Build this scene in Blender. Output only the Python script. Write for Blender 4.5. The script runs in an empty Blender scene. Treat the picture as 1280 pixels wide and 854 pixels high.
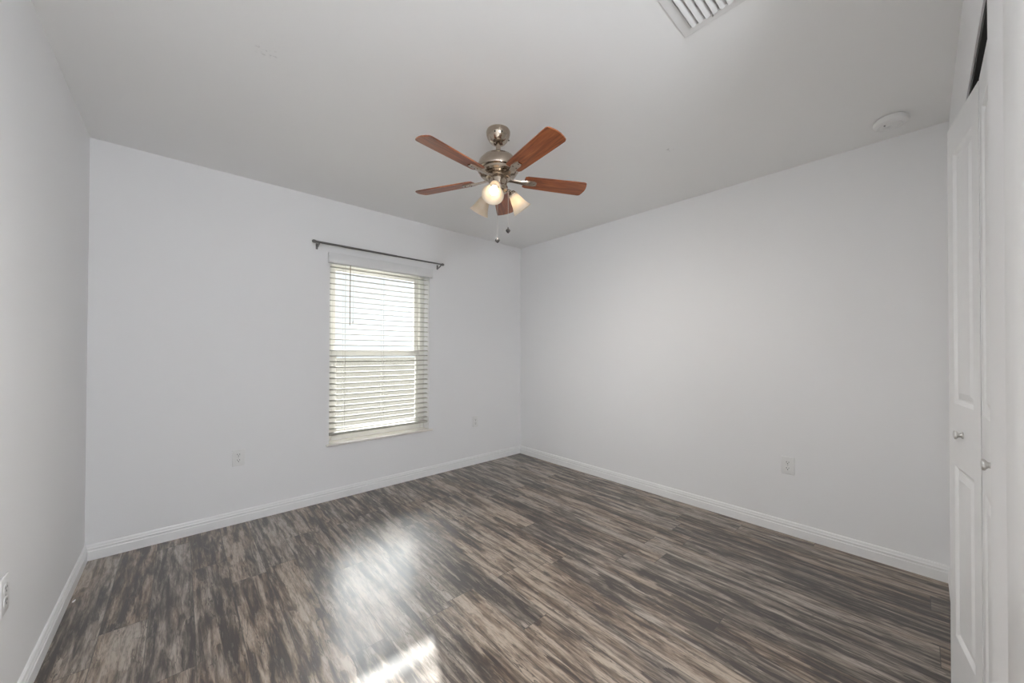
import bpy, bmesh, math, random
from mathutils import Vector, Matrix

random.seed(7)
S = bpy.context.scene
COL = S.collection
PI = math.pi

# ---------------------------------------------------------------- camera, sky, sun, exposure
W, D, H = 3.4212, 3.2111, 2.44          # room: x to the right, y towards the window wall, z up
YC = -0.10                               # face of the closet wall (the camera stands in its doorway)
OPX0, OPX1, OPZ0, OPZ1 = 1.297, 2.202, 0.455, 1.985   # window opening

cam_d = bpy.data.cameras.new('camera')
cam_o = bpy.data.objects.new('camera', cam_d)
COL.objects.link(cam_o)
yaw, pitch, roll = 0.7317, 0.0088, 0.0033
F = Vector((math.sin(yaw)*math.cos(pitch), math.cos(yaw)*math.cos(pitch), math.sin(pitch)))
R = Vector((math.cos(yaw), -math.sin(yaw), 0)); U = R.cross(F)
R2 = math.cos(roll)*R + math.sin(roll)*U; U2 = -math.sin(roll)*R + math.cos(roll)*U
cam_o.matrix_world = Matrix(((R2.x, U2.x, -F.x, 0.4025), (R2.y, U2.y, -F.y, 0.0),
                             (R2.z, U2.z, -F.z, 1.2116), (0, 0, 0, 1)))
cam_d.sensor_width = 36.0
cam_d.lens = 460.5/1280*36.0
cam_d.shift_y = 8.0/1280
cam_d.clip_start = 0.02
S.camera = cam_o

S.view_settings.view_transform = 'Standard'
S.view_settings.look = 'None'
S.view_settings.gamma = 1
S.view_settings.use_curve_mapping = False
S.view_settings.exposure = 0.0
S.cycles.use_denoising = True
S.cycles.max_bounces = 14
S.cycles.diffuse_bounces = 8
S.cycles.transparent_max_bounces = 16
S.cycles.sample_clamp_indirect = 6.0

SKYLO, SKYHI, SUN, FILL, BULB = 1.2, 116.0, 30.0, 92.0, 29.0

wd = bpy.data.worlds.new('sky'); S.world = wd; wd.use_nodes = True
bg = wd.node_tree.nodes['Background']
wt = wd.node_tree                         # hazy sky: pale horizon, with an added unseen bright patch for the floor sheen
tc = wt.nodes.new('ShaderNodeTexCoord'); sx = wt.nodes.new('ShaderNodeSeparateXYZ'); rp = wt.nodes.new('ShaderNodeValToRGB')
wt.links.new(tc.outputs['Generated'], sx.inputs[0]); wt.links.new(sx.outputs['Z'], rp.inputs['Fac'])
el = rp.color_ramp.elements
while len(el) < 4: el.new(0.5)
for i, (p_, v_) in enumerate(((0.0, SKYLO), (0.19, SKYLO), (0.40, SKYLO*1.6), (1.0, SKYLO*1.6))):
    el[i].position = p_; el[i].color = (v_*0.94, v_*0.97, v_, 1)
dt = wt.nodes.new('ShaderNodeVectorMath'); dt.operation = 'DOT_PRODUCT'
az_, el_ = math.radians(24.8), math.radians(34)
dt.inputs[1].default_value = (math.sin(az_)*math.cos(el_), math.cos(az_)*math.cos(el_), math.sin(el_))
wt.links.new(tc.outputs['Generated'], dt.inputs[0])


def wm(op, a_, b_):
    nd = wt.nodes.new('ShaderNodeMath'); nd.operation = op
    for i, v_ in enumerate((a_, b_)):
        if isinstance(v_, bpy.types.NodeSocket): wt.links.new(v_, nd.inputs[i])
        else: nd.inputs[i].default_value = v_
    return nd.outputs[0]


r2 = wt.nodes.new('ShaderNodeValToRGB'); wt.links.new(sx.outputs['Z'], r2.inputs['Fac'])     # the added bright patch: its base at 19 degrees, brightest at 42
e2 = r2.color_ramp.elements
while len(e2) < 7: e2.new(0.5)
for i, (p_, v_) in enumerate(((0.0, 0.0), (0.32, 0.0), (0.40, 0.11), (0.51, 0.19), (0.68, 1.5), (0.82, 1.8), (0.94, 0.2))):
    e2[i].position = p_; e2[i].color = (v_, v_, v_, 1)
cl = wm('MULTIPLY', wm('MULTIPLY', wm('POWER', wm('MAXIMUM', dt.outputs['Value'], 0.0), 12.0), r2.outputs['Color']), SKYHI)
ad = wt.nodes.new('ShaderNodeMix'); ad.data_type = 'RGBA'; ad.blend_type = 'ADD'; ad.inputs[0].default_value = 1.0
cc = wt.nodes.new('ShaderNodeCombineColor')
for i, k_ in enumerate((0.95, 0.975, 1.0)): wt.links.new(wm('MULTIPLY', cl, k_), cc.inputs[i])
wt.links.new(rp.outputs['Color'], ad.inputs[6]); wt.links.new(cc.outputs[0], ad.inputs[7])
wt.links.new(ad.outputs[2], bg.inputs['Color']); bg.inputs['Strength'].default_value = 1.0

sl = bpy.data.lights.new('sun', 'SUN'); sl.energy = SUN; sl.angle = math.radians(0.7); sl.color = (1, 0.975, 0.95)
so = bpy.data.objects.new('sun', sl); COL.objects.link(so); so.location = (4.5, 8, 3.5)
sun_dir = Vector((-0.42, -0.908, -0.263))
so.rotation_euler = sun_dir.to_track_quat('-Z', 'Y').to_euler()


# ---------------------------------------------------------------- material helpers
class NT:
    def __init__(s, name):
        s.m = bpy.data.materials.new(name); s.m.use_nodes = True
        s.t = s.m.node_tree; s.b = s.t.nodes['Principled BSDF']; s.out = s.t.nodes['Material Output']
    def n(s, typ, **kw):
        nd = s.t.nodes.new(typ)
        for k, v in kw.items(): setattr(nd, k, v)
        return nd
    def put(s, sock, v):
        if isinstance(v, bpy.types.NodeSocket): s.t.links.new(v, sock)
        elif v is not None: sock.default_value = v
    def math(s, op, a, b=None, c=None):
        nd = s.n('ShaderNodeMath', operation=op)
        for i, v in enumerate((a, b, c)): s.put(nd.inputs[i], v)
        return nd.outputs[0]
    def vec(s, x, y, z):
        nd = s.n('ShaderNodeCombineXYZ')
        for i, v in enumerate((x, y, z)): s.put(nd.inputs[i], v)
        return nd.outputs[0]
    def noise(s, v, scale, detail=3, rough=0.55, dist=0.0):
        nd = s.n('ShaderNodeTexNoise'); s.put(nd.inputs['Vector'], v)
        nd.inputs['Scale'].default_value = scale; nd.inputs['Detail'].default_value = detail
        nd.inputs['Roughness'].default_value = rough; nd.inputs['Distortion'].default_value = dist
        return nd.outputs['Fac']
    def ramp(s, f, stops):
        nd = s.n('ShaderNodeValToRGB'); s.put(nd.inputs['Fac'], f)
        e = nd.color_ramp.elements
        while len(e) < len(stops): e.new(0.5)
        for i, (p, c) in enumerate(stops):
            e[i].position = p; e[i].color = c if len(c) == 4 else (*c, 1)
        return nd.outputs['Color']
    def mix(s, f, a, b, mode='MIX'):
        nd = s.n('ShaderNodeMix', data_type='RGBA', blend_type=mode)
        s.put(nd.inputs[0], f); s.put(nd.inputs[6], a); s.put(nd.inputs[7], b)
        return nd.outputs[2]
    def maprange(s, v, a, b, c, d):
        nd = s.n('ShaderNodeMapRange'); nd.clamp = True
        for i, x in enumerate((v, a, b, c, d)): s.put(nd.inputs[i], x)
        return nd.outputs[0]
    def bump(s, h, strength, dist=0.002):
        nd = s.n('ShaderNodeBump'); s.put(nd.inputs['Height'], h)
        nd.inputs['Strength'].default_value = strength; nd.inputs['Distance'].default_value = dist
        s.t.links.new(nd.outputs['Normal'], s.b.inputs['Normal'])
    def pos(s):
        g = s.n('ShaderNodeNewGeometry'); x = s.n('ShaderNodeSeparateXYZ')
        s.t.links.new(g.outputs['Position'], x.inputs[0]); return g.outputs['Position'], x.outputs
    def obj(s):
        g = s.n('ShaderNodeTexCoord'); x = s.n('ShaderNodeSeparateXYZ')
        s.t.links.new(g.outputs['Object'], x.inputs[0]); return g.outputs['Object'], x.outputs
    def set(s, **kw):
        for k, v in kw.items():
            s.put(s.b.inputs[k.replace('_', ' ')], v)
        return s.m


def plain(name, c, rough=0.5, metal=0.0, spec=0.5, var=0.03, scale=30):
    q = NT(name); p, _ = q.obj()
    f = q.noise(p, scale, 2)
    lo = tuple(x*(1-var) for x in c); hi = tuple(min(1, x*(1+var)) for x in c)
    q.set(Base_Color=q.ramp(f, [(0.3, lo), (0.7, hi)]), Roughness=rough, Metallic=metal)
    q.b.inputs['Specular IOR Level'].default_value = spec
    return q.m


def m_paint(name, c, scuffs=()):
    q = NT(name); p, x = q.pos()
    f = q.noise(p, 1.3, 2)
    col = q.ramp(f, [(0.3, tuple(v*0.985 for v in c)), (0.7, c)])
    for (sx, sy, sz, r) in scuffs:                       # small grey scuff marks left in the paint
        d = q.n('ShaderNodeVectorMath', operation='DISTANCE')
        q.t.links.new(p, d.inputs[0]); d.inputs[1].default_value = (sx, sy, sz)
        near = q.maprange(d.outputs['Value'], r*0.5, r, 1, 0)
        nz = q.maprange(q.noise(p, 60, 3), 0.57, 0.66, 0, 0.32)
        col = q.mix(q.math('MULTIPLY', near, nz), col, (0.22, 0.22, 0.22, 1))
    q.set(Base_Color=col, Roughness=0.62)
    q.b.inputs['Specular IOR Level'].default_value = 0.3
    h = q.math('ADD', q.noise(p, 120, 2), q.math('MULTIPLY', q.noise(p, 35, 2), 0.8))
    q.bump(h, 0.10, 0.002)
    return q.m


def m_floor():
    q = NT('weathered_grey_brown_vinyl_plank'); p, x = q.pos()
    PW, PL = 0.152, 1.22
    u = q.math('DIVIDE', x[0], PW); ix = q.math('FLOOR', u); fx = q.math('FRACT', u)
    wn = q.n('ShaderNodeTexWhiteNoise', noise_dimensions='1D'); q.put(wn.inputs['W'], ix)
    v = q.math('ADD', q.math('DIVIDE', x[1], PL), q.math('MULTIPLY', wn.outputs['Value'], 7.31))
    iy = q.math('FLOOR', v); fy = q.math('FRACT', v)
    w2 = q.n('ShaderNodeTexWhiteNoise', noise_dimensions='2D'); q.put(w2.inputs['Vector'], q.vec(ix, iy, 0))
    rs = q.n('ShaderNodeSeparateColor'); q.t.links.new(w2.outputs['Color'], rs.inputs[0])
    r1, r2, r3 = rs.outputs
    off = q.math('MULTIPLY', r1, 40.0)
    def G(kx, ky, o=0.0):                                # grain space: tight across the plank, long along it, shifted per plank
        return q.vec(q.math('ADD', q.math('MULTIPLY', x[0], kx), off), q.math('ADD', q.math('MULTIPLY', x[1], ky), off), q.math('ADD', off, o))
    na = q.noise(G(36, 3.4), 1.0, 6, 0.62, 0.5)          # sub-strips of tone
    nb = q.noise(G(8, 1.6, 3.1), 1.0, 4, 0.6, 0.4)       # broad tone
    n2 = q.noise(G(75, 9.0, 5.7), 1.0, 4, 0.65, 0.3)     # grain lines
    n5 = q.noise(G(200, 22, 9.2), 1.0, 2, 0.6, 0.2)
    nc = q.noise(G(22, 2.2, 21.0), 1.0, 4, 0.62, 0.3)      # finest grain
    nh = q.noise(G(8, 1.6, 14.0), 1.0, 2, 0.6, 0.3)      # hue drift
    n4 = q.noise(p, 55, 3, 0.6)
    t = q.math('ADD', q.math('MULTIPLY', q.math('SUBTRACT', na, 0.5), 2.15), q.math('MULTIPLY', q.math('SUBTRACT', nb, 0.5), 0.95))
    t = q.math('ADD', q.math('ADD', t, 0.53), q.math('MULTIPLY', q.math('SUBTRACT', r3, 0.5), 0.26))
    xs = q.math('ADD', q.math('MULTIPLY', fx, 5.0), q.math('MULTIPLY', q.noise(G(2, 3.5, 31.0), 1.0, 3, 0.6, 0.0), 2.6))   # narrow printed strips with wandering edges
    sid = q.math('FLOOR', xs)
    ys = q.math('FLOOR', q.math('ADD', q.math('MULTIPLY', fy, 3.6), q.math('MULTIPLY', q.math('ADD', sid, na), 0.73)))
    ws = q.n('ShaderNodeTexWhiteNoise', noise_dimensions='3D'); q.put(ws.inputs['Vector'], q.vec(q.math('ADD', q.math('MULTIPLY', ix, 7.0), sid), q.math('ADD', q.math('MULTIPLY', iy, 5.0), ys), 0.5))
    t = q.math('ADD', t, q.math('MULTIPLY', q.math('SUBTRACT', ws.outputs['Value'], 0.5), 0.34))
    warm = q.ramp(t, [(0.20, (0.016, 0.008, 0.004)), (0.36, (0.056, 0.034, 0.021)), (0.50, (0.140, 0.102, 0.076)), (0.64, (0.232, 0.188, 0.153)), (0.82, (0.345, 0.298, 0.255))])
    cool = q.ramp(t, [(0.20, (0.018, 0.012, 0.009)), (0.36, (0.062, 0.049, 0.041)), (0.50, (0.142, 0.122, 0.108)), (0.64, (0.225, 0.202, 0.183)), (0.82, (0.330, 0.305, 0.283))])
    col = q.mix(q.maprange(q.math('ADD', nh, q.math('MULTIPLY', q.math('SUBTRACT', r2, 0.5), 0.35)), 0.40, 0.60, 0, 1), warm, cool)
    col = q.mix(q.maprange(n2, 0.52, 0.62, 0, 0.45), col, (0.034, 0.023, 0.017, 1))      # dark grain lines
    col = q.mix(q.maprange(n2, 0.44, 0.34, 0, 0.30), col, (0.38, 0.345, 0.315, 1))       # pale worn grain
    col = q.mix(q.maprange(n5, 0.50, 0.68, 0, 0.38), col, (0.040, 0.029, 0.023, 1))
    crack = q.math('MULTIPLY', q.maprange(q.math('ABSOLUTE', q.math('SUBTRACT', nc, 0.49)), 0.006, 0.016, 1, 0), q.maprange(nb, 0.42, 0.58, 0.85, 0.25))
    col = q.mix(crack, col, (0.026, 0.017, 0.012, 1))                                   # dark cracks along the grain
    vo = q.n('ShaderNodeTexVoronoi'); q.put(vo.inputs['Vector'], G(7.0, 2.6, 1.0))
    vo.inputs['Scale'].default_value = 1.0
    kd = q.math('ADD', vo.outputs['Distance'], q.math('MULTIPLY', q.math('SUBTRACT', n4, 0.5), 0.12))
    col = q.mix(q.maprange(kd, 0.05, 0.12, 0.85, 0), col, (0.022, 0.015, 0.011, 1))      # knots
    col = q.mix(1.0, col, (1.09, 1.01, 0.915, 1), 'MULTIPLY')
    ex = q.math('MULTIPLY', q.math('MINIMUM', fx, q.math('SUBTRACT', 1.0, fx)), PW)
    ey = q.math('MULTIPLY', q.math('MINIMUM', fy, q.math('SUBTRACT', 1.0, fy)), PL)
    e = q.math('MINIMUM', ex, ey)
    seam = q.maprange(e, 0.0006, 0.0022, 1, 0)
    col = q.mix(q.math('MULTIPLY', seam, 0.75), col, (0.020, 0.016, 0.014, 1))
    rough = q.math('ADD', 0.43, q.math('MULTIPLY', n2, 0.04))
    q.set(Base_Color=col, Roughness=rough)
    q.b.inputs['IOR'].default_value = 1.75; q.b.inputs['Coat IOR'].default_value = 1.5
    q.b.inputs['Anisotropic'].default_value = 0.7; q.put(q.b.inputs['Tangent'], q.vec(1.0, 0.0, 0.0))
    q.b.inputs['Coat Weight'].default_value = 0.5; q.b.inputs['Coat Roughness'].default_value = 0.19
    q.bump(q.math('SUBTRACT', q.math('ADD', q.math('MULTIPLY', n2, 0.5), q.math('MULTIPLY', n4, 0.15)), seam), 0.035, 0.002)
    return q.m


def m_blade():
    q = NT('cherry_wood_blade'); p, x = q.obj()
    g = q.vec(q.math('MULTIPLY', x[0], 5.0), q.math('MULTIPLY', x[1], 60.0), x[2])
    n = q.noise(g, 1.0, 4, 0.6, 0.8)
    q.set(Base_Color=q.ramp(n, [(0.3, (0.12, 0.030, 0.011)), (0.55, (0.30, 0.085, 0.026)), (0.75, (0.42, 0.145, 0.048))]), Roughness=0.32)
    return q.m


def m_glass():
    q = NT('clear_window_glass')
    tr = q.n('ShaderNodeBsdfTransparent'); tr.inputs[0].default_value = (0.97, 0.985, 0.98, 1)
    gl = q.n('ShaderNodeBsdfGlossy'); gl.inputs['Roughness'].default_value = 0.0
    fr = q.n('ShaderNodeFresnel'); fr.inputs['IOR'].default_value = 1.45
    mx = q.n('ShaderNodeMixShader')
    q.t.links.new(fr.outputs[0], mx.inputs[0]); q.t.links.new(tr.outputs[0], mx.inputs[1]); q.t.links.new(gl.outputs[0], mx.inputs[2])
    q.t.links.new(mx.outputs[0], q.out.inputs['Surface'])
    return q.m


def m_slat():
    q = NT('cream_white_vinyl_slat'); p, x = q.obj()
    c = q.ramp(q.noise(p, 8, 2), [(0.3, (0.46, 0.45, 0.415)), (0.7, (0.49, 0.48, 0.445))])
    q.set(Base_Color=c, Roughness=0.75); q.b.inputs['Specular IOR Level'].default_value = 0.05
    tl = q.n('ShaderNodeBsdfTranslucent'); tl.inputs[0].default_value = (0.80, 0.76, 0.64, 1)
    mx = q.n('ShaderNodeMixShader'); mx.inputs[0].default_value = 0.12
    q.t.links.new(q.b.outputs[0], mx.inputs[1]); q.t.links.new(tl.outputs[0], mx.inputs[2])
    q.t.links.new(mx.outputs[0], q.out.inputs['Surface'])
    return q.m


def m_shade():
    q = NT('frosted_alabaster_glass'); p, x = q.obj()
    c = q.ramp(q.noise(p, 25, 3), [(0.3, (0.85, 0.76, 0.64)), (0.7, (0.93, 0.87, 0.78))])
    q.set(Base_Color=c, Roughness=0.35)
    tl = q.n('ShaderNodeBsdfTranslucent'); q.t.links.new(c, tl.inputs[0])
    mx = q.n('ShaderNodeMixShader'); mx.inputs[0].default_value = 0.55
    q.t.links.new(q.b.outputs[0], mx.inputs[1]); q.t.links.new(tl.outputs[0], mx.inputs[2])
    q.t.links.new(mx.outputs[0], q.out.inputs['Surface'])
    return q.m


def m_emit(name, c, s):
    q = NT(name); p, x = q.obj()
    q.set(Base_Color=(0.9, 0.9, 0.88, 1), Roughness=0.4)
    q.b.inputs['Emission Color'].default_value = (*c, 1); q.b.inputs['Emission Strength'].default_value = s
    return q.m


def m_ground():
    q = NT('pale_dry_lawn_and_gravel'); p, x = q.pos()
    n = q.noise(p, 1.5, 5, 0.6)
    q.set(Base_Color=q.ramp(n, [(0.3, (0.056, 0.053, 0.045)), (0.7, (0.070, 0.066, 0.057))]), Roughness=1.0)
    q.b.inputs['Specular IOR Level'].default_value = 0.0
    return q.m


WALL = m_paint('white_wall_paint', (0.83, 0.83, 0.835))
CEIL = m_paint('white_ceiling_paint', (0.87, 0.87, 0.865), [(0.655, 1.80, 2.44, 0.05), (2.60, 1.02, 2.44, 0.03)])
TRIM = plain('white_gloss_trim_paint', (0.84, 0.84, 0.84), 0.35, spec=0.5, var=0.01)
DOOR = plain('white_satin_door_paint', (0.82, 0.82, 0.82), 0.38, var=0.01)
DARK = plain('dark_closet_inside', (0.12, 0.115, 0.105), 0.8)  # one dark base colour for the closet's inside walls
FLOOR = m_floor()
VINYL = plain('white_window_vinyl', (0.88, 0.87, 0.83), 0.35, var=0.01)
MARBLE = plain('cream_cultured_marble', (0.80, 0.77, 0.72), 0.25, var=0.05, scale=12)
GLASS = m_glass(); SLAT = m_slat()
VALANCE = plain('white_valance_vinyl', (0.74, 0.74, 0.74), 0.4, var=0.01)
CORD = plain('pale_blind_cord', (0.70, 0.69, 0.64), 0.7)
WAND = plain('grey_brown_wand_plastic', (0.30, 0.24, 0.17), 0.3)
ROD = plain('dark_pewter_metal', (0.20, 0.195, 0.19), 0.35, metal=0.85, var=0.08)
NICKEL = plain('brushed_nickel', (0.46, 0.39, 0.32), 0.17, metal=1.0, var=0.04, scale=60)
BRONZE = plain('dark_bronze_pendant', (0.10, 0.09, 0.085), 0.4, metal=0.6)
CHAIN = plain('thin_nickel_chain', (0.62, 0.60, 0.56), 0.35, metal=0.8)
BLADE = m_blade(); SHADE = m_shade()
BULBM = m_emit('lit_warm_bulb', (1.0, 0.86, 0.64), 4.0)
PLATE = plain('white_outlet_plastic', (0.78, 0.78, 0.77), 0.3, var=0.01)
SLOT = plain('black_outlet_slot', (0.02, 0.02, 0.02), 0.6)
SCREW = plain('steel_screw', (0.55, 0.55, 0.54), 0.35, metal=0.9)
GRILLE = plain('white_enamel_grille', (0.76, 0.76, 0.755), 0.4, var=0.01)
DUCT = plain('dark_duct_inside', (0.025, 0.025, 0.025), 0.9)
DETECT = plain('white_detector_plastic', (0.80, 0.80, 0.79), 0.4, var=0.01)
KNOB = plain('satin_nickel_knob', (0.66, 0.65, 0.63), 0.3, metal=0.9)
FILLM = m_emit('glowing_fill_globe', (0.93, 0.975, 1.03), FILL)  # glow of the added globe behind the camera
GROUND = m_ground()


# ---------------------------------------------------------------- mesh helpers
def box(bm, x0, x1, y0, y1, z0, z1, bev=0.0, seg=2):
    ret = bmesh.ops.create_cube(bm, size=1)
    vs = ret['verts']
    for v in vs:
        v.co = Vector((x0 if v.co.x < 0 else x1, y0 if v.co.y < 0 else y1, z0 if v.co.z < 0 else z1))
    if bev > 0:
        es = list({e for v in vs for e in v.link_edges})
        bmesh.ops.bevel(bm, geom=es, offset=bev, segments=seg, affect='EDGES', profile=0.5)


def lathe(bm, prof, n=32, M=None, cap=True):
    """prof: (radius, z) pairs turned about local z, then moved by M."""
    M = M or Matrix()
    rings = []
    for (r, z) in prof:
        if r < 1e-6:
            rings.append([bm.verts.new(M @ Vector((0, 0, z)))])
        else:
            rings.append([bm.verts.new(M @ Vector((r*math.cos(2*PI*i/n), r*math.sin(2*PI*i/n), z))) for i in range(n)])
    for a, b in zip(rings, rings[1:]):
        for i in range(n):
            j = (i+1) % n
            if len(a) == 1 and len(b) == 1: continue
            if len(a) == 1: bm.faces.new((a[0], b[i], b[j]))
            elif len(b) == 1: bm.faces.new((a[i], a[j], b[0]))
            else: bm.faces.new((a[i], a[j], b[j], b[i]))
    if cap:
        for r in (rings[0], rings[-1]):
            if len(r) > 2: bm.faces.new(r)


def tube(bm, pts, r, n=10, cap=True):
    pts = [Vector(p) for p in pts]
    prev = None; rings = []
    for i, p in enumerate(pts):
        t = (pts[min(i+1, len(pts)-1)] - pts[max(i-1, 0)]).normalized()
        a = Vector((0, 0, 1)) if abs(t.z) < 0.95 else Vector((1, 0, 0))
        if prev is not None: a = prev
        u = (a - t*a.dot(t)).normalized(); w = t.cross(u); prev = u
        rr = r[i] if isinstance(r, (list, tuple)) else r
        rings.append([bm.verts.new(p + rr*(math.cos(2*PI*k/n)*u + math.sin(2*PI*k/n)*w)) for k in range(n)])
    for a, b in zip(rings, rings[1:]):
        for k in range(n):
            j = (k+1) % n
            bm.faces.new((a[k], a[j], b[j], b[k]))
    if cap:
        bm.faces.new(rings[0]); bm.faces.new(rings[-1])


def prism(bm, prof, a, b):
    """prof: list of 2D points; a, b: functions that place a 2D point at either end."""
    A = [bm.verts.new(a(*p)) for p in prof]; B = [bm.verts.new(b(*p)) for p in prof]
    n = len(prof)
    for i in range(n):
        j = (i+1) % n
        bm.faces.new((A[i], A[j], B[j], B[i]))
    bm.faces.new(A); bm.faces.new(B)


def link(name, bm, mat, parent=None, smooth=35, loc=None):
    bmesh.ops.recalc_face_normals(bm, faces=bm.faces[:])
    me = bpy.data.meshes.new(name); bm.to_mesh(me); bm.free()
    if smooth:
        for f in me.polygons: f.use_smooth = True
        me.set_sharp_from_angle(angle=math.radians(smooth))
    mats = mat if isinstance(mat, (list, tuple)) else [mat]
    for m in mats: me.materials.append(m)
    o = bpy.data.objects.new(name, me); COL.objects.link(o)
    if parent: o.parent = parent
    if loc: o.location = loc
    return o


def tag(o, label, cat, group=None, kind=None):
    o['label'] = label; o['category'] = cat
    if group: o['group'] = group
    if kind: o['kind'] = kind
    return o


def thing(name, label, cat, loc=(0, 0, 0), rz=0, group=None, kind=None):
    o = bpy.data.objects.new(name, None); COL.objects.link(o)
    o.empty_display_size = 0.05
    o.location = loc; o.rotation_euler = (0, 0, rz)
    return tag(o, label, cat, group, kind)


def copy_tree(o, parent=None):
    c = o.copy(); COL.objects.link(c)
    if parent: c.parent = parent
    for ch in list(o.children): copy_tree(ch, c)
    return c


def struct(name, bm, mat, label, cat, smooth=None):
    return tag(link(name, bm, mat, None, smooth), label, cat, kind='structure')


def B(*boxes, bev=0.0):
    bm = bmesh.new()
    for b in boxes: box(bm, *b, bev=bev)
    return bm


# ---------------------------------------------------------------- the setting
T = 0.14
CXE = 1.25                                          # edge of the cased opening the camera stands in
CX0, CX1, CZ = 1.735, 2.765, 2.045                 # closet opening
HY = -1.70                                         # far side of the hall
struct('floor', B((-0.2, W+0.2, HY-0.2, D+0.06, -0.12, 0.0)), FLOOR,
       'weathered grey brown wood-look plank floor, lit by sun near the front', 'floor')
struct('ceiling', B((-0.2, W+0.2, HY-0.2, D+0.16, H, H+0.12)), CEIL,
       'plain white painted ceiling above the fan', 'ceiling')
struct('wall_left', B((-T, 0, HY-0.2, D+0.16, 0, H)), WALL, 'white wall along the left edge', 'wall')
struct('wall_right', B((W, W+T, HY-0.2, D+0.16, 0, H)), WALL, 'large blank white wall on the right with one outlet', 'wall')
WT = 0.19                                          # window wall thickness
struct('wall_window', B((0, OPX0, D, D+WT, 0, H), (OPX1, W, D, D+WT, 0, H),
                        (OPX0, OPX1, D, D+WT, 0, OPZ0-0.02), (OPX0, OPX1, D, D+WT, OPZ1, H)), WALL,
       'white wall that holds the window', 'wall')
CT = 0.115
struct('wall_closet', B((CXE, CX0, YC-CT, YC, 0, H), (CX1, W, YC-CT, YC, 0, H), (CXE, CXE+0.11, HY, YC-CT, 0, H), (0, 0.04, YC-CT, YC, 0, H), (CX0, CX1, YC-CT, YC, CZ, H)), WALL,
       'white wall with the closet opening at the right edge', 'wall')
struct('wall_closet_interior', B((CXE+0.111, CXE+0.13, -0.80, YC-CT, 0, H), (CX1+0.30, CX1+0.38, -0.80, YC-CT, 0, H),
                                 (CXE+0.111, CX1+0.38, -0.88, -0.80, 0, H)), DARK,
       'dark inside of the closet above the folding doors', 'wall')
struct('wall_hall', B((0, W, HY-0.1, HY, 0, H)), WALL,
       'white hall wall behind the doorway', 'wall')

# baseboards: one moulded profile, (depth from wall, height)
BP = [(0, 0), (0.0135, 0), (0.0135, 0.050), (0.0105, 0.054), (0.0105, 0.061), (0.0125, 0.066), (0.0090, 0.074),
      (0.0085, 0.081), (0.0050, 0.087), (0.0, 0.0885)]
e = 0.0004


def base(name, a, b, label):
    bm = bmesh.new(); prism(bm, BP, a, b); struct(name, bm, TRIM, label, 'baseboard', smooth=None)


base('baseboard_window', lambda d, z: Vector((0.0, D-d-e, z)), lambda d, z: Vector((W, D-d-e, z)),
     'white moulded baseboard under the window')
base('baseboard_right', lambda d, z: Vector((W-d-e, D, z)), lambda d, z: Vector((W-d-e, YC, z)),
     'white moulded baseboard along the right wall')
base('baseboard_left', lambda d, z: Vector((d+e, YC, z)), lambda d, z: Vector((d+e, D, z)),
     'white moulded baseboard along the left wall')
base('baseboard_closet', lambda d, z: Vector((CX1+0.002, YC+d+e, z)), lambda d, z: Vector((W, YC+d+e, z)),
     'white moulded baseboard beside the closet, behind its open door')

struct('trim_3', B((CXE-0.004, 1.44, YC+0.0003, YC+0.006, 0, H-0.001), bev=0.0015), TRIM,
       'white casing board at the right edge, beside the closet', 'door casing', smooth=30)
# window sill
bm = B((OPX0+0.001, OPX1-0.001, D-0.001, D+WT-0.01, OPZ0-0.019, OPZ0))
box(bm, OPX0-0.022, OPX1+0.032, D-0.022, D-0.0005, OPZ0-0.019, OPZ0, bev=0.004)
struct('trim_1', bm, MARBLE, 'cream stone sill under the blind', 'window sill', smooth=30)

# window: frame, two sashes, panes
win = thing('window_1', 'white vinyl sash window behind the blind', 'window', ((OPX0+OPX1)/2, D, OPZ0), kind='structure')
hw, wh = (OPX1-OPX0)/2-0.002, OPZ1-OPZ0-0.002
y0 = 0.105
bm = B((-hw, -hw+0.045, y0, y0+0.075, 0, wh), (hw-0.045, hw, y0, y0+0.075, 0, wh),
       (-hw+0.0455, hw-0.0455, y0, y0+0.075, 0, 0.045), (-hw+0.0455, hw-0.0455, y0, y0+0.075, wh-0.045, wh), bev=0.002)
link('window_frame', bm, VINYL, win)
mz = 1.185-OPZ0


def sash(y, z0, z1):
    a = hw-0.046
    s = link('sash', B((-a, -a+0.038, y, y+0.028, z0, z1), (a-0.038, a, y, y+0.028, z0, z1),
                       (-a+0.0385, a-0.0385, y, y+0.028, z0, z0+0.042), (-a+0.0385, a-0.0385, y, y+0.028, z1-0.042, z1), bev=0.002), VINYL, win)
    link('pane', B((-a+0.03, a-0.03, y+0.012, y+0.016, z0+0.03, z1-0.03)), GLASS, s, smooth=None)


sash(y0+0.004, 0.046, mz+0.022)
sash(y0+0.040, mz-0.022, wh-0.046)
# ground outside
struct('ground_outside', B((-40, 40, D+WT+0.02, 70, -0.35, -0.15)), GROUND, 'pale ground outside the window', 'ground')

struct('bounce_strip', B((-1.5, 5.5, D+WT+0.03, D+WT+2.6, -0.15, -0.10)), plain('pale_bounce', (0.42, 0.41, 0.38), 1.0, spec=0.0, var=0.06, scale=5),  # added reflector, out of view, to brighten the slat undersides
       'added pale strip just outside the window, bouncing light onto the slats', 'light bounce')

# ---------------------------------------------------------------- closet bifold doors
LT, LH = 0.030, 1.975                              # leaf thickness, height


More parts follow.
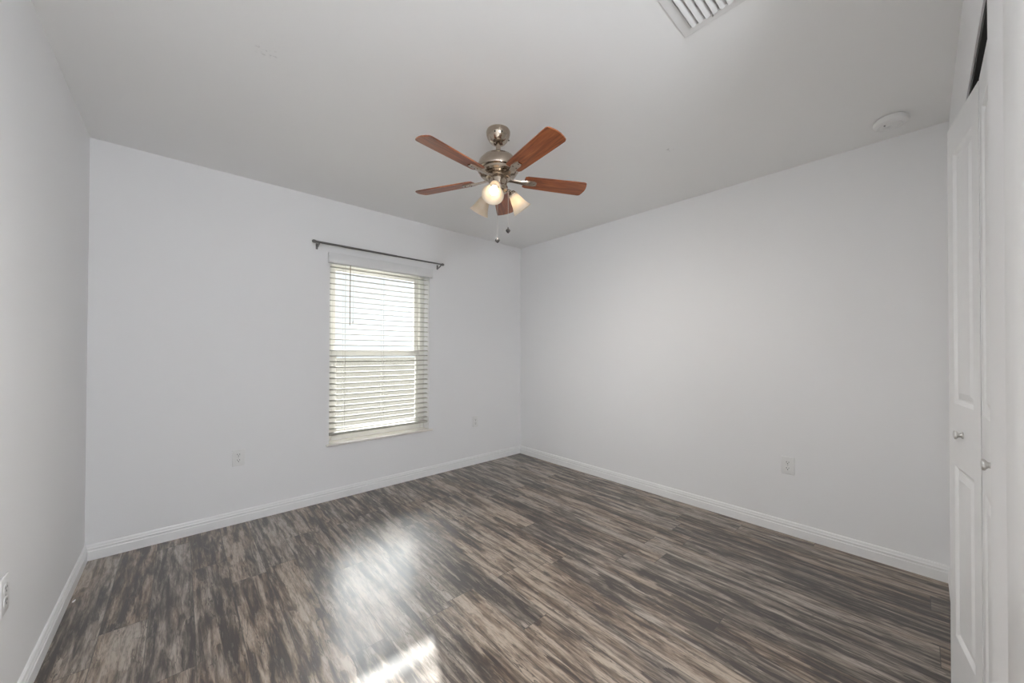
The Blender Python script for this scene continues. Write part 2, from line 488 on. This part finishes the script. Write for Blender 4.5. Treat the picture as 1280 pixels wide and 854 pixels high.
def leaf_bm(w):
    bm = bmesh.new()
    st = 0.062
    zc = [0, 0.215, 0.800, 1.010, 1.870, LH]; xc = [0, st, w-st, w]
    for side in (1, -1):
        y = LT/2*side
        for i in range(3):
            for j in range(5):
                x0, x1, z0, z1 = xc[i], xc[i+1], zc[j], zc[j+1]
                if i == 1 and j in (1, 3):
                    loops = []
                    for (ins, dep) in ((0, 0), (0.006, 0.003), (0.013, 0.0075), (0.020, 0.0075), (0.040, 0.0015)):
                        yy = y - dep*side
                        loops.append([bm.verts.new(c) for c in ((x0+ins, yy, z0+ins), (x1-ins, yy, z0+ins), (x1-ins, yy, z1-ins), (x0+ins, yy, z1-ins))])
                    for a, b in zip(loops, loops[1:]):
                        for k in range(4):
                            bm.faces.new((a[k], a[(k+1) % 4], b[(k+1) % 4], b[k]))
                    bm.faces.new(loops[-1])
                else:
                    bm.faces.new([bm.verts.new(c) for c in ((x0, y, z0), (x1, y, z0), (x1, y, z1), (x0, y, z1))])
    h = LT/2
    for q in (((0, -h, 0), (0, h, 0), (0, h, LH), (0, -h, LH)), ((w, -h, 0), (w, h, 0), (w, h, LH), (w, -h, LH)),
              ((0, -h, 0), (w, -h, 0), (w, h, 0), (0, h, 0)), ((0, -h, LH), (w, -h, LH), (w, h, LH), (0, h, LH))):
        bm.faces.new([bm.verts.new(c) for c in q])
    bmesh.ops.remove_doubles(bm, verts=bm.verts[:], dist=0.0004)
    return bm


def leaf(name, p0, p1, label, knob_at=None):
    """A leaf from p0 to p1 (plan points of its centre line), its room side to the left of that line."""
    a, b = Vector(p0), Vector(p1); w = (b-a).length
    o = link(name, leaf_bm(w), DOOR, None, smooth=None)
    o.location = (a.x, a.y, 0.028); o.rotation_euler = (0, 0, math.atan2(b.y-a.y, b.x-a.x))
    tag(o, label, 'closet door', kind='structure')
    if knob_at is not None:
        bm = bmesh.new()
        M = Matrix.Translation((knob_at*w, LT/2, 0.915)) @ Matrix.Rotation(-PI/2, 4, 'X')
        lathe(bm, [(0.0, 0), (0.0115, 0), (0.0115, 0.002), (0.0075, 0.004), (0.0065, 0.008), (0.0085, 0.011), (0.0135, 0.014),
                   (0.0140, 0.0165), (0.0125, 0.0195), (0.007, 0.0208), (0, 0.021)], 24, M)
        link('knob', bm, KNOB, o, smooth=50)
    return o


yt = -0.128                                        # track line in the opening
leaf('door_1', (1.745, yt), (2.112, yt), 'white folding closet leaf closed flat, with the nearer knob', knob_at=0.25)
leaf('door_2', (2.124, yt+0.001), (2.445, yt+0.050), 'white folding closet leaf swung slightly out into the room, with the farther knob', knob_at=0.52)
leaf('door_3', (2.449, yt+0.046), (2.755, yt), 'white folding closet leaf hinged on the far jamb, behind the swung leaf')
bm = B((CX0+0.002, CX1-0.002, YC-0.10, YC-0.004, CZ-0.026, CZ-0.001))
struct('trim_2', bm, DUCT, 'dark folding door track above the closet leaves', 'door track')

# ---------------------------------------------------------------- ceiling fan
FX, FY = 1.71, 1.577
fan = thing('ceiling_fan', 'five-blade cherry wood and nickel ceiling fan with three lit glass shades', 'ceiling fan', (FX, FY, H))
z = lambda a: a-H
bm = bmesh.new()
lathe(bm, [(0, z(2.4398)), (0.064, z(2.4398)), (0.067, z(2.432)), (0.067, z(2.430)), (0.066, z(2.418)), (0.061, z(2.401)), (0.051, z(2.384)),
           (0.042, z(2.374)), (0.034, z(2.369)), (0.024, z(2.368)), (0.022, z(2.374)), (0.0, z(2.374))], 40)
can = link('canopy', bm, NICKEL, fan, 40)
for a in (-2.55, -1.95, -0.3, 1.2):
    bm = bmesh.new()
    M = Matrix.Rotation(a, 4, 'Z') @ Matrix.Translation((0.0620, 0, z(2.404))) @ Matrix.Rotation(PI/2, 4, 'Y')
    lathe(bm, [(0, -0.004), (0.004, -0.004), (0.004, 0.004), (0.0025, 0.006), (0, 0.006)], 12, M)
    link('canopy_screw', bm, BRONZE, can)
bm = bmesh.new(); lathe(bm, [(0.0135, z(2.385)), (0.0135, z(2.285))], 24); link('downrod', bm, NICKEL, fan)
bm = bmesh.new()
lathe(bm, [(0, z(2.318)), (0.020, z(2.318)), (0.024, z(2.312)), (0.032, z(2.309)), (0.060, z(2.303)), (0.088, z(2.287)), (0.106, z(2.266)), (0.115, z(2.242)),
           (0.117, z(2.226)), (0.114, z(2.216)), (0.104, z(2.212)), (0.104, z(2.198)), (0.096, z(2.190)), (0.060, z(2.187)), (0.0, z(2.187))], 48)
link('motor_housing', bm, NICKEL, fan, 40)
bm = bmesh.new()
lathe(bm, [(0, z(2.188)), (0.066, z(2.188)), (0.070, z(2.182)), (0.070, z(2.172)), (0.066, z(2.168)), (0.052, z(2.166)), (0.050, z(2.130)), (0.056, z(2.124)),
           (0.056, z(2.108)), (0.050, z(2.100)), (0.036, z(2.092)), (0.016, z(2.086)), (0.010, z(2.078)), (0.0, z(2.076))], 40)
link('switch_housing', bm, NICKEL, fan, 40)

# blade outline in its own plane (x outwards), with its iron as a child
ZB = z(2.172)
PITCH = math.radians(-12)


def blade_bm():
    bm = bmesh.new()
    out = [(0.150, -0.040), (0.165, -0.047), (0.30, -0.052), (0.46, -0.057), (0.503, -0.0575), (0.514, -0.053), (0.521, -0.034), (0.526, -0.011)]
    out = out + [(x_, -y_) for (x_, y_) in reversed(out)]
    prism(bm, out, lambda a, b: Vector((a, b, 0.003)), lambda a, b: Vector((a, b, -0.003)))
    return bm


def iron_bm():
    bm = bmesh.new()
    # a tapering nickel arm under the blade root, with a rounded foot
    arm = [(0.058, -0.015, -0.002), (0.090, -0.011, -0.006), (0.130, -0.014, -0.0085), (0.165, -0.021, -0.0085), (0.205, -0.020, -0.0085), (0.222, -0.012, -0.0085)]
    up = [bm.verts.new((a, b, c+0.0055)) for a, b, c in arm] + [bm.verts.new((a, -b, c+0.0055)) for a, b, c in reversed(arm)]
    dn = [bm.verts.new((a, b*0.8, c-0.0015)) for a, b, c in arm] + [bm.verts.new((a, -b*0.8, c-0.0015)) for a, b, c in reversed(arm)]
    n = len(arm)
    for i in range(n-1):
        j = 2*n-1-i
        bm.faces.new((up[i], up[i+1], up[j-1], up[j])); bm.faces.new((dn[i], dn[i+1], dn[j-1], dn[j]))
    for i in range(2*n):
        j = (i+1) % (2*n)
        bm.faces.new((up[i], up[j], dn[j], dn[i]))
    for sx, sy in ((0.172, -0.011), (0.172, 0.011), (0.208, 0.0)):
        lathe(bm, [(0.0045, -0.009), (0.0045, -0.0115), (0.003, -0.013), (0, -0.013)], 10, Matrix.Translation((sx, sy, 0)), cap=False)
    return bm


proto = None
for k in range(5):
    if proto is None:
        proto = b = link('blade', blade_bm(), BLADE, fan, 30)
        link('blade_iron', iron_bm(), NICKEL, b, 30)
    else:
        b = copy_tree(proto, fan)
    a = math.radians(-171.4+72*k)
    b.matrix_local = Matrix.Translation((0, 0, ZB)) @ Matrix.Rotation(a, 4, 'Z') @ Matrix.Rotation(PITCH, 4, 'X')

# three lamp arms with bell shades and bulbs
lamp_proto = None
for k, deg in enumerate((-140, -19, 98)):
    a = math.radians(deg)
    if lamp_proto is None:
        bm = bmesh.new()
        tube(bm, [(0.045, 0, z(2.116)), (0.062, 0, z(2.119)), (0.076, 0, z(2.114)), (0.086, 0, z(2.102))], 0.0075, 12)
        M = Matrix.Translation((0.082, 0, z(2.108))) @ Matrix.Rotation(PI/2+math.radians(52), 4, 'Y')
        lathe(bm, [(0, -0.006), (0.016, -0.006), (0.021, 0.0), (0.023, 0.014), (0.023, 0.022), (0, 0.022)], 24, M)
        lamp_proto = arm = link('lamp_arm', bm, NICKEL, fan, 40)
        bm = bmesh.new()
        outer = [(0.0255, 0.010), (0.026, 0.020), (0.029, 0.032), (0.034, 0.048), (0.0385, 0.066), (0.044, 0.084), (0.051, 0.100), (0.058, 0.112)]
        inner = [(r-0.003, t) for (r, t) in reversed(outer)]
        lathe(bm, outer+inner, 36, M, cap=False)
        link('lamp_shade', bm, SHADE, arm, 60)
        bm = bmesh.new()
        lathe(bm, [(0.012, 0.022), (0.0125, 0.034), (0.016, 0.046), (0.0225, 0.060), (0.024, 0.070), (0.021, 0.082), (0.012, 0.091), (0, 0.094)], 24, M, cap=False)
        link('light_bulb', bm, BULBM, arm, 60)
        pl = bpy.data.lights.new('bulb_glow', 'SPOT'); pl.energy = BULB; pl.color = (1.0, 0.95, 0.88); pl.shadow_soft_size = 0.008
        pl.spot_size = math.radians(150); pl.spot_blend = 1.0
        po = bpy.data.objects.new('bulb_glow', pl); COL.objects.link(po); po.parent = arm
        po.matrix_local = M @ Matrix.Translation((0, 0, 0.0965)) @ Matrix.Rotation(PI, 4, 'X')
    else:
        arm = copy_tree(lamp_proto, fan)
        if k == 2:                                       # the lamp at the back is out
            for ch in list(arm.children):
                if ch.type == 'LIGHT': bpy.data.objects.remove(ch)
                elif ch.name.startswith('light_bulb'):
                    ch.data = ch.data.copy(); ch.data.materials.clear(); ch.data.materials.append(DETECT)
    arm.rotation_euler = (0, 0, a)

# two pull chains with dark drop pendants
for (deg, zend, rr) in ((-132, 1.818, 0.050), (-40, 1.888, 0.057)):
    a = math.radians(deg); cx, cy = rr*math.cos(a), rr*math.sin(a)
    bm = bmesh.new()
    n = 46; z0, z1 = z(2.110), z(zend)+0.012
    tube(bm, [(cx*0.85, cy*0.85, z0), (cx, cy, z0-0.003), (cx, cy, z1)], 0.0009, 6)
    for i in range(n):
        bmesh.ops.create_icosphere(bm, subdivisions=1, radius=0.0016, matrix=Matrix.Translation((cx, cy, z0+(z1-z0)*(i+0.5)/n)))
    ch = link('pull_chain', bm, CHAIN, fan)
    bm = bmesh.new()
    M = Matrix.Translation((cx, cy, z(zend)))
    lathe(bm, [(0, 0.016), (0.0025, 0.015), (0.003, 0.009), (0.0125, -0.001), (0.0135, -0.005), (0.009, -0.012), (0.003, -0.018), (0, -0.020)], 16, M)
    link('pendant', bm, BRONZE, ch, 50)

# ---------------------------------------------------------------- window blind
bl = thing('window_blind', 'cream horizontal slat blind lowered over the window', 'window blind', ((OPX0+OPX1)/2, D+0.036, OPZ0))
zz = lambda a: a-OPZ0
hw = (OPX1-OPX0)/2
link('headrail', B((-hw+0.004, hw-0.004, -0.026, 0.030, zz(1.930), zz(1.980)), bev=0.003), VALANCE, bl)
bm = bmesh.new()
box(bm, -hw-0.018, hw+0.022, -0.066, -0.054, zz(1.922), zz(2.006), bev=0.003)
box(bm, -hw-0.018, -hw-0.006, -0.056, -0.0365, zz(1.922), zz(2.006), bev=0.002)
box(bm, hw+0.010, hw+0.022, -0.056, -0.0365, zz(1.922), zz(2.006), bev=0.002)
link('valance', bm, VALANCE, bl)
NS, PITCHZ, TOP = 30, 0.0459, 1.902
TILT = math.radians(6)
bm = bmesh.new()
ct, st_ = math.cos(TILT), math.sin(TILT)
for i in range(NS):
    zc = zz(TOP-i*PITCHZ); prof = []
    pts = [(-0.025, -0.0026), (-0.0125, 0.0008), (0, 0.0019), (0.0125, 0.0008), (0.025, -0.0026)]
    ring = [(y_, h_+0.0016) for y_, h_ in pts] + [(y_, h_-0.0016) for y_, h_ in reversed(pts)]
    ring = [(y_*ct-h_*st_, zc+y_*st_+h_*ct) for y_, h_ in ring]
    prism(bm, ring, lambda y_, z_: Vector((-hw+0.008, y_, z_)), lambda y_, z_: Vector((hw-0.008, y_, z_)))
link('slats', bm, SLAT, bl, 25)
zr = zz(TOP-NS*PITCHZ)
link('bottom_rail', B((-hw+0.008, hw-0.008, -0.025, 0.025, zr-0.010, zr+0.010), bev=0.004), SLAT, bl)
for cxx in (-0.33, 0.0, 0.33):
    bm = bmesh.new()
    for yy in (-0.0265, 0.0265):
        tube(bm, [(cxx, yy, zr), (cxx, yy, zz(1.935))], 0.0011, 6)
    tube(bm, [(cxx+0.012, 0, zr), (cxx+0.012, 0, zz(1.935))], 0.0009, 6)
    link('ladder_cord', bm, CORD, bl)
bm = bmesh.new()
tube(bm, [(-hw+0.155, -0.052, zz(1.965)), (-hw+0.155, -0.049, zz(1.90)), (-hw+0.155, -0.046, zz(1.425))], [0.0025, 0.0034, 0.0034], 8)
link('tilt_wand', bm, WAND, bl)
bm = bmesh.new()
tube(bm, [(-hw+0.182, -0.045, zz(1.935)), (-hw+0.182, -0.040, zz(1.46))], 0.0011, 6)
lathe(bm, [(0.002, 0.02), (0.005, 0.0), (0.005, -0.004), (0, -0.006)], 12, Matrix.Translation((-hw+0.182, -0.040, zz(1.445))))
link('lift_cord', bm, CORD, bl)

# ---------------------------------------------------------------- curtain rod
rod = thing('curtain_rod', 'dark pewter curtain rod fixed above the window, without a curtain', 'curtain rod', (1.732, D, 2.058))
bm = bmesh.new()
tube(bm, [(-0.565, -0.072, 0.0), (0.1, -0.072, 0.0)], 0.0085, 16)
tube(bm, [(0.06, -0.072, 0.0), (0.567, -0.072, 0.0)], 0.0070, 16)
link('rod', bm, ROD, rod, 40)
for s, x_ in ((-1, -0.565), (1, 0.567)):
    bm = bmesh.new()
    M = Matrix.Translation((x_, -0.072, 0)) @ Matrix.Rotation(s*PI/2, 4, 'Y')
    lathe(bm, [(0.0, -0.004), (0.0115, -0.004), (0.0125, 0.0), (0.0125, 0.010), (0.010, 0.017), (0.005, 0.021), (0, 0.022)], 20, M)
    link('finial', bm, ROD, rod, 40)
for x_ in (-0.535, 0.553):
    bm = bmesh.new()
    box(bm, x_-0.008, x_+0.008, -0.004, -0.0005, -0.042, 0.004, bev=0.0015)
    tube(bm, [(x_, -0.003, -0.030), (x_, -0.030, -0.028), (x_, -0.060, -0.018), (x_, -0.072, -0.008)], 0.0055, 10)
    tube(bm, [(x_, -0.084, 0.002), (x_, -0.081, -0.008), (x_, -0.072, -0.0115), (x_, -0.063, -0.008), (x_, -0.060, 0.002)], 0.0035, 8)
    link('bracket', bm, ROD, rod, 40)

# ---------------------------------------------------------------- outlets (built facing -y, then turned)
OUTG = 'white wall outlets'


def outlet(label):
    o = thing('wall_outlet', label, 'outlet', group=OUTG)
    bm = bmesh.new()
    prof = [(-0.0355, 0), (-0.0355, -0.0025), (-0.0325, -0.0055), (0.0325, -0.0055), (0.0355, -0.0025), (0.0355, 0)]
    box(bm, -0.0355, 0.0355, -0.0060, -0.0004, -0.0575, 0.0575, bev=0.0026, seg=3)
    link('cover_plate', bm, PLATE, o, 40)
    for s in (1, -1):
        bm = bmesh.new()
        M = Matrix.Translation((0, -0.0056, s*0.0195)) @ Matrix.Rotation(PI/2, 4, 'X')
        lathe(bm, [(0, 0), (0.0172, 0), (0.0172, 0.0014), (0.0160, 0.0022), (0, 0.0022)], 28, M)
        for v in bm.verts: v.co.z = max(min(v.co.z, s*0.0195+0.0138), s*0.0195-0.0138)
        r = link('receptacle', bm, PLATE, o, 30)
        bm = B((-0.0078, -0.0052, -0.0083, -0.0070, s*0.0195+0.000, s*0.0195+0.0085), (0.0050, 0.0076, -0.0083, -0.0070, s*0.0195+0.001, s*0.0195+0.0080))
        lathe(bm, [(0, 0), (0.0030, 0), (0.0030, 0.0013), (0, 0.0013)], 12, Matrix.Translation((0, -0.0070, s*0.0195-0.0065)) @ Matrix.Rotation(PI/2, 4, 'X'))
        link('slots', bm, SLOT, r, None)
    bm = bmesh.new()
    lathe(bm, [(0, 0), (0.0035, 0), (0.0030, 0.0012), (0, 0.0015)], 14, Matrix.Translation((0, -0.0058, 0)) @ Matrix.Rotation(PI/2, 4, 'X'))
    link('screw', bm, SCREW, o, 40)
    return o


o1 = outlet('white outlet on the window wall, left of the window'); o1.location = (0.708, D, 0.458)
for loc, rz, lab in (((2.758, D, 0.455), 0, 'white outlet on the window wall, between the window and the far corner'),
                     ((W, 0.602, 0.455), -PI/2, 'white outlet on the blank right wall'),
                     ((0, 1.890, 0.455), PI/2, 'white outlet on the left wall, cut off by the left edge')):
    o = copy_tree(o1); o.location = loc; o.rotation_euler = (0, 0, rz); o['label'] = lab

chip = thing('paint_chip', 'tiny white paint chip on the floor against the left baseboard', 'paint chip', (0.0285, 2.732, 0), 1.2)
bm = bmesh.new(); prism(bm, [(-0.011, -0.002), (-0.003, -0.004), (0.010, -0.001), (0.012, 0.002), (0.001, 0.004), (-0.009, 0.002)],
                        lambda a, b: Vector((a, b, 0.0003)), lambda a, b: Vector((a, b, 0.0035)))
link('flake', bm, TRIM, chip, None)

# ---------------------------------------------------------------- smoke detector
sd = thing('smoke_detector', 'round white smoke detector on the ceiling near the closet', 'smoke detector', (3.168, 0.105, H))
bm = bmesh.new(); lathe(bm, [(0, -0.0004), (0.058, -0.0004), (0.058, -0.009), (0.050, -0.012), (0, -0.012)], 40); link('base', bm, DETECT, sd, 40)
bm = bmesh.new()
lathe(bm, [(0.045, -0.0115), (0.063, -0.010), (0.0685, -0.0125), (0.0690, -0.022), (0.066, -0.031), (0.058, -0.037), (0.050, -0.039), (0.048, -0.0375), (0.044, -0.0375), (0.042, -0.040), (0.022, -0.042), (0, -0.042)], 40, cap=False)
cov = link('cover', bm, DETECT, sd, 30)
bm = bmesh.new(); lathe(bm, [(0.026, -0.0412), (0.028, -0.0432), (0.031, -0.0432), (0.033, -0.0408)], 32, cap=False); link('raised_ring', bm, DETECT, cov, 40)
bm = bmesh.new(); lathe(bm, [(0.012, -0.0415), (0.012, -0.0435), (0.010, -0.0445), (0, -0.0445)], 24, Matrix.Translation((-0.012, 0.010, 0)), cap=False); link('test_button', bm, GRILLE, sd, 40)
bm = bmesh.new(); lathe(bm, [(0.0035, -0.039), (0.0035, -0.0425), (0, -0.043)], 12, Matrix.Translation((-0.030, 0.022, 0)), cap=False); link('indicator', bm, SLOT, sd, 40)

# ---------------------------------------------------------------- ceiling air vent
VX0, VX1, VY0, VY1 = 1.605, 1.84, 0.31, 0.595
cxv, cyv = (VX0+VX1)/2, (VY0+VY1)/2
vent = thing('ceiling_vent', 'white slatted air vent in the ceiling, cut off by the top edge', 'air vent', (cxv, cyv, H))
ax, ay = 0.135, 0.160; ix_, iy_ = 0.098, 0.123
bm = bmesh.new()
rows = []
for (sx, sy, h_) in ((ax, ay, -0.0004), (ax-0.002, ay-0.002, -0.004), (ix_+0.014, iy_+0.014, -0.0065), (ix_+0.002, iy_+0.002, -0.0065), (ix_, iy_, -0.004), (ix_, iy_, -0.0004)):
    rows.append([bm.verts.new(c) for c in ((-sx, -sy, h_), (sx, -sy, h_), (sx, sy, h_), (-sx, sy, h_))])
for a, b in zip(rows, rows[1:]):
    for k in range(4): bm.faces.new((a[k], a[(k+1) % 4], b[(k+1) % 4], b[k]))
link('vent_frame', bm, GRILLE, vent, 20)
link('duct_backing', B((-ix_-0.002, ix_+0.002, -iy_-0.002, iy_+0.002, -0.0022, -0.0006)), DUCT, vent, None)
bm = bmesh.new()
n = 10
for i in range(n):
    yy = -iy_+0.013+i*(2*iy_-0.026)/(n-1)
    prof = [(-0.0115, -0.003), (-0.0075, -0.0085), (-0.001, -0.0125), (0.0075, -0.0145), (0.0085, -0.0135), (0.0, -0.0112), (-0.006, -0.0075), (-0.010, -0.0023)]
    prism(bm, prof, lambda a, b, yy=yy: Vector((-ix_+0.001, yy+a, b)), lambda a, b, yy=yy: Vector((ix_-0.001, yy+a, b)))
link('louvres', bm, GRILLE, vent, 30)
bm = bmesh.new()
lathe(bm, [(0.0035, -0.009), (0.003, -0.0105), (0, -0.011)], 12, Matrix.Translation((ix_+0.008, 0.05, 0)), cap=False)
link('screw', bm, SCREW, vent, 40)

# ---------------------------------------------------------------- added fill lamp, unseen (behind the camera, lights the room through the doorway)
hl = thing('fill_lamp', 'added glowing globe behind the doorway that fills the room with light', 'fill light', (0.78, -0.47, H))
bm = bmesh.new(); lathe(bm, [(0, -0.0004), (0.06, -0.0004), (0.06, -0.02), (0.02, -0.03), (0, -0.03)], 32); link('base', bm, NICKEL, hl, 40)
bm = bmesh.new(); tube(bm, [(0, 0, -0.025), (0, 0, -0.37)], 0.004, 8); link('cord', bm, CORD, hl)
bm = bmesh.new(); lathe(bm, [(0.0, -0.36), (0.045, -0.36), (0.045, -0.40), (0, -0.40)], 24); link('cap', bm, NICKEL, hl, 40)
bm = bmesh.new(); lathe(bm, [(0.13*math.sin(PI*i/12), -0.52+0.13*math.cos(PI*i/12)) for i in range(1, 12)], 24)
link('globe', bm, FILLM, hl, 60)
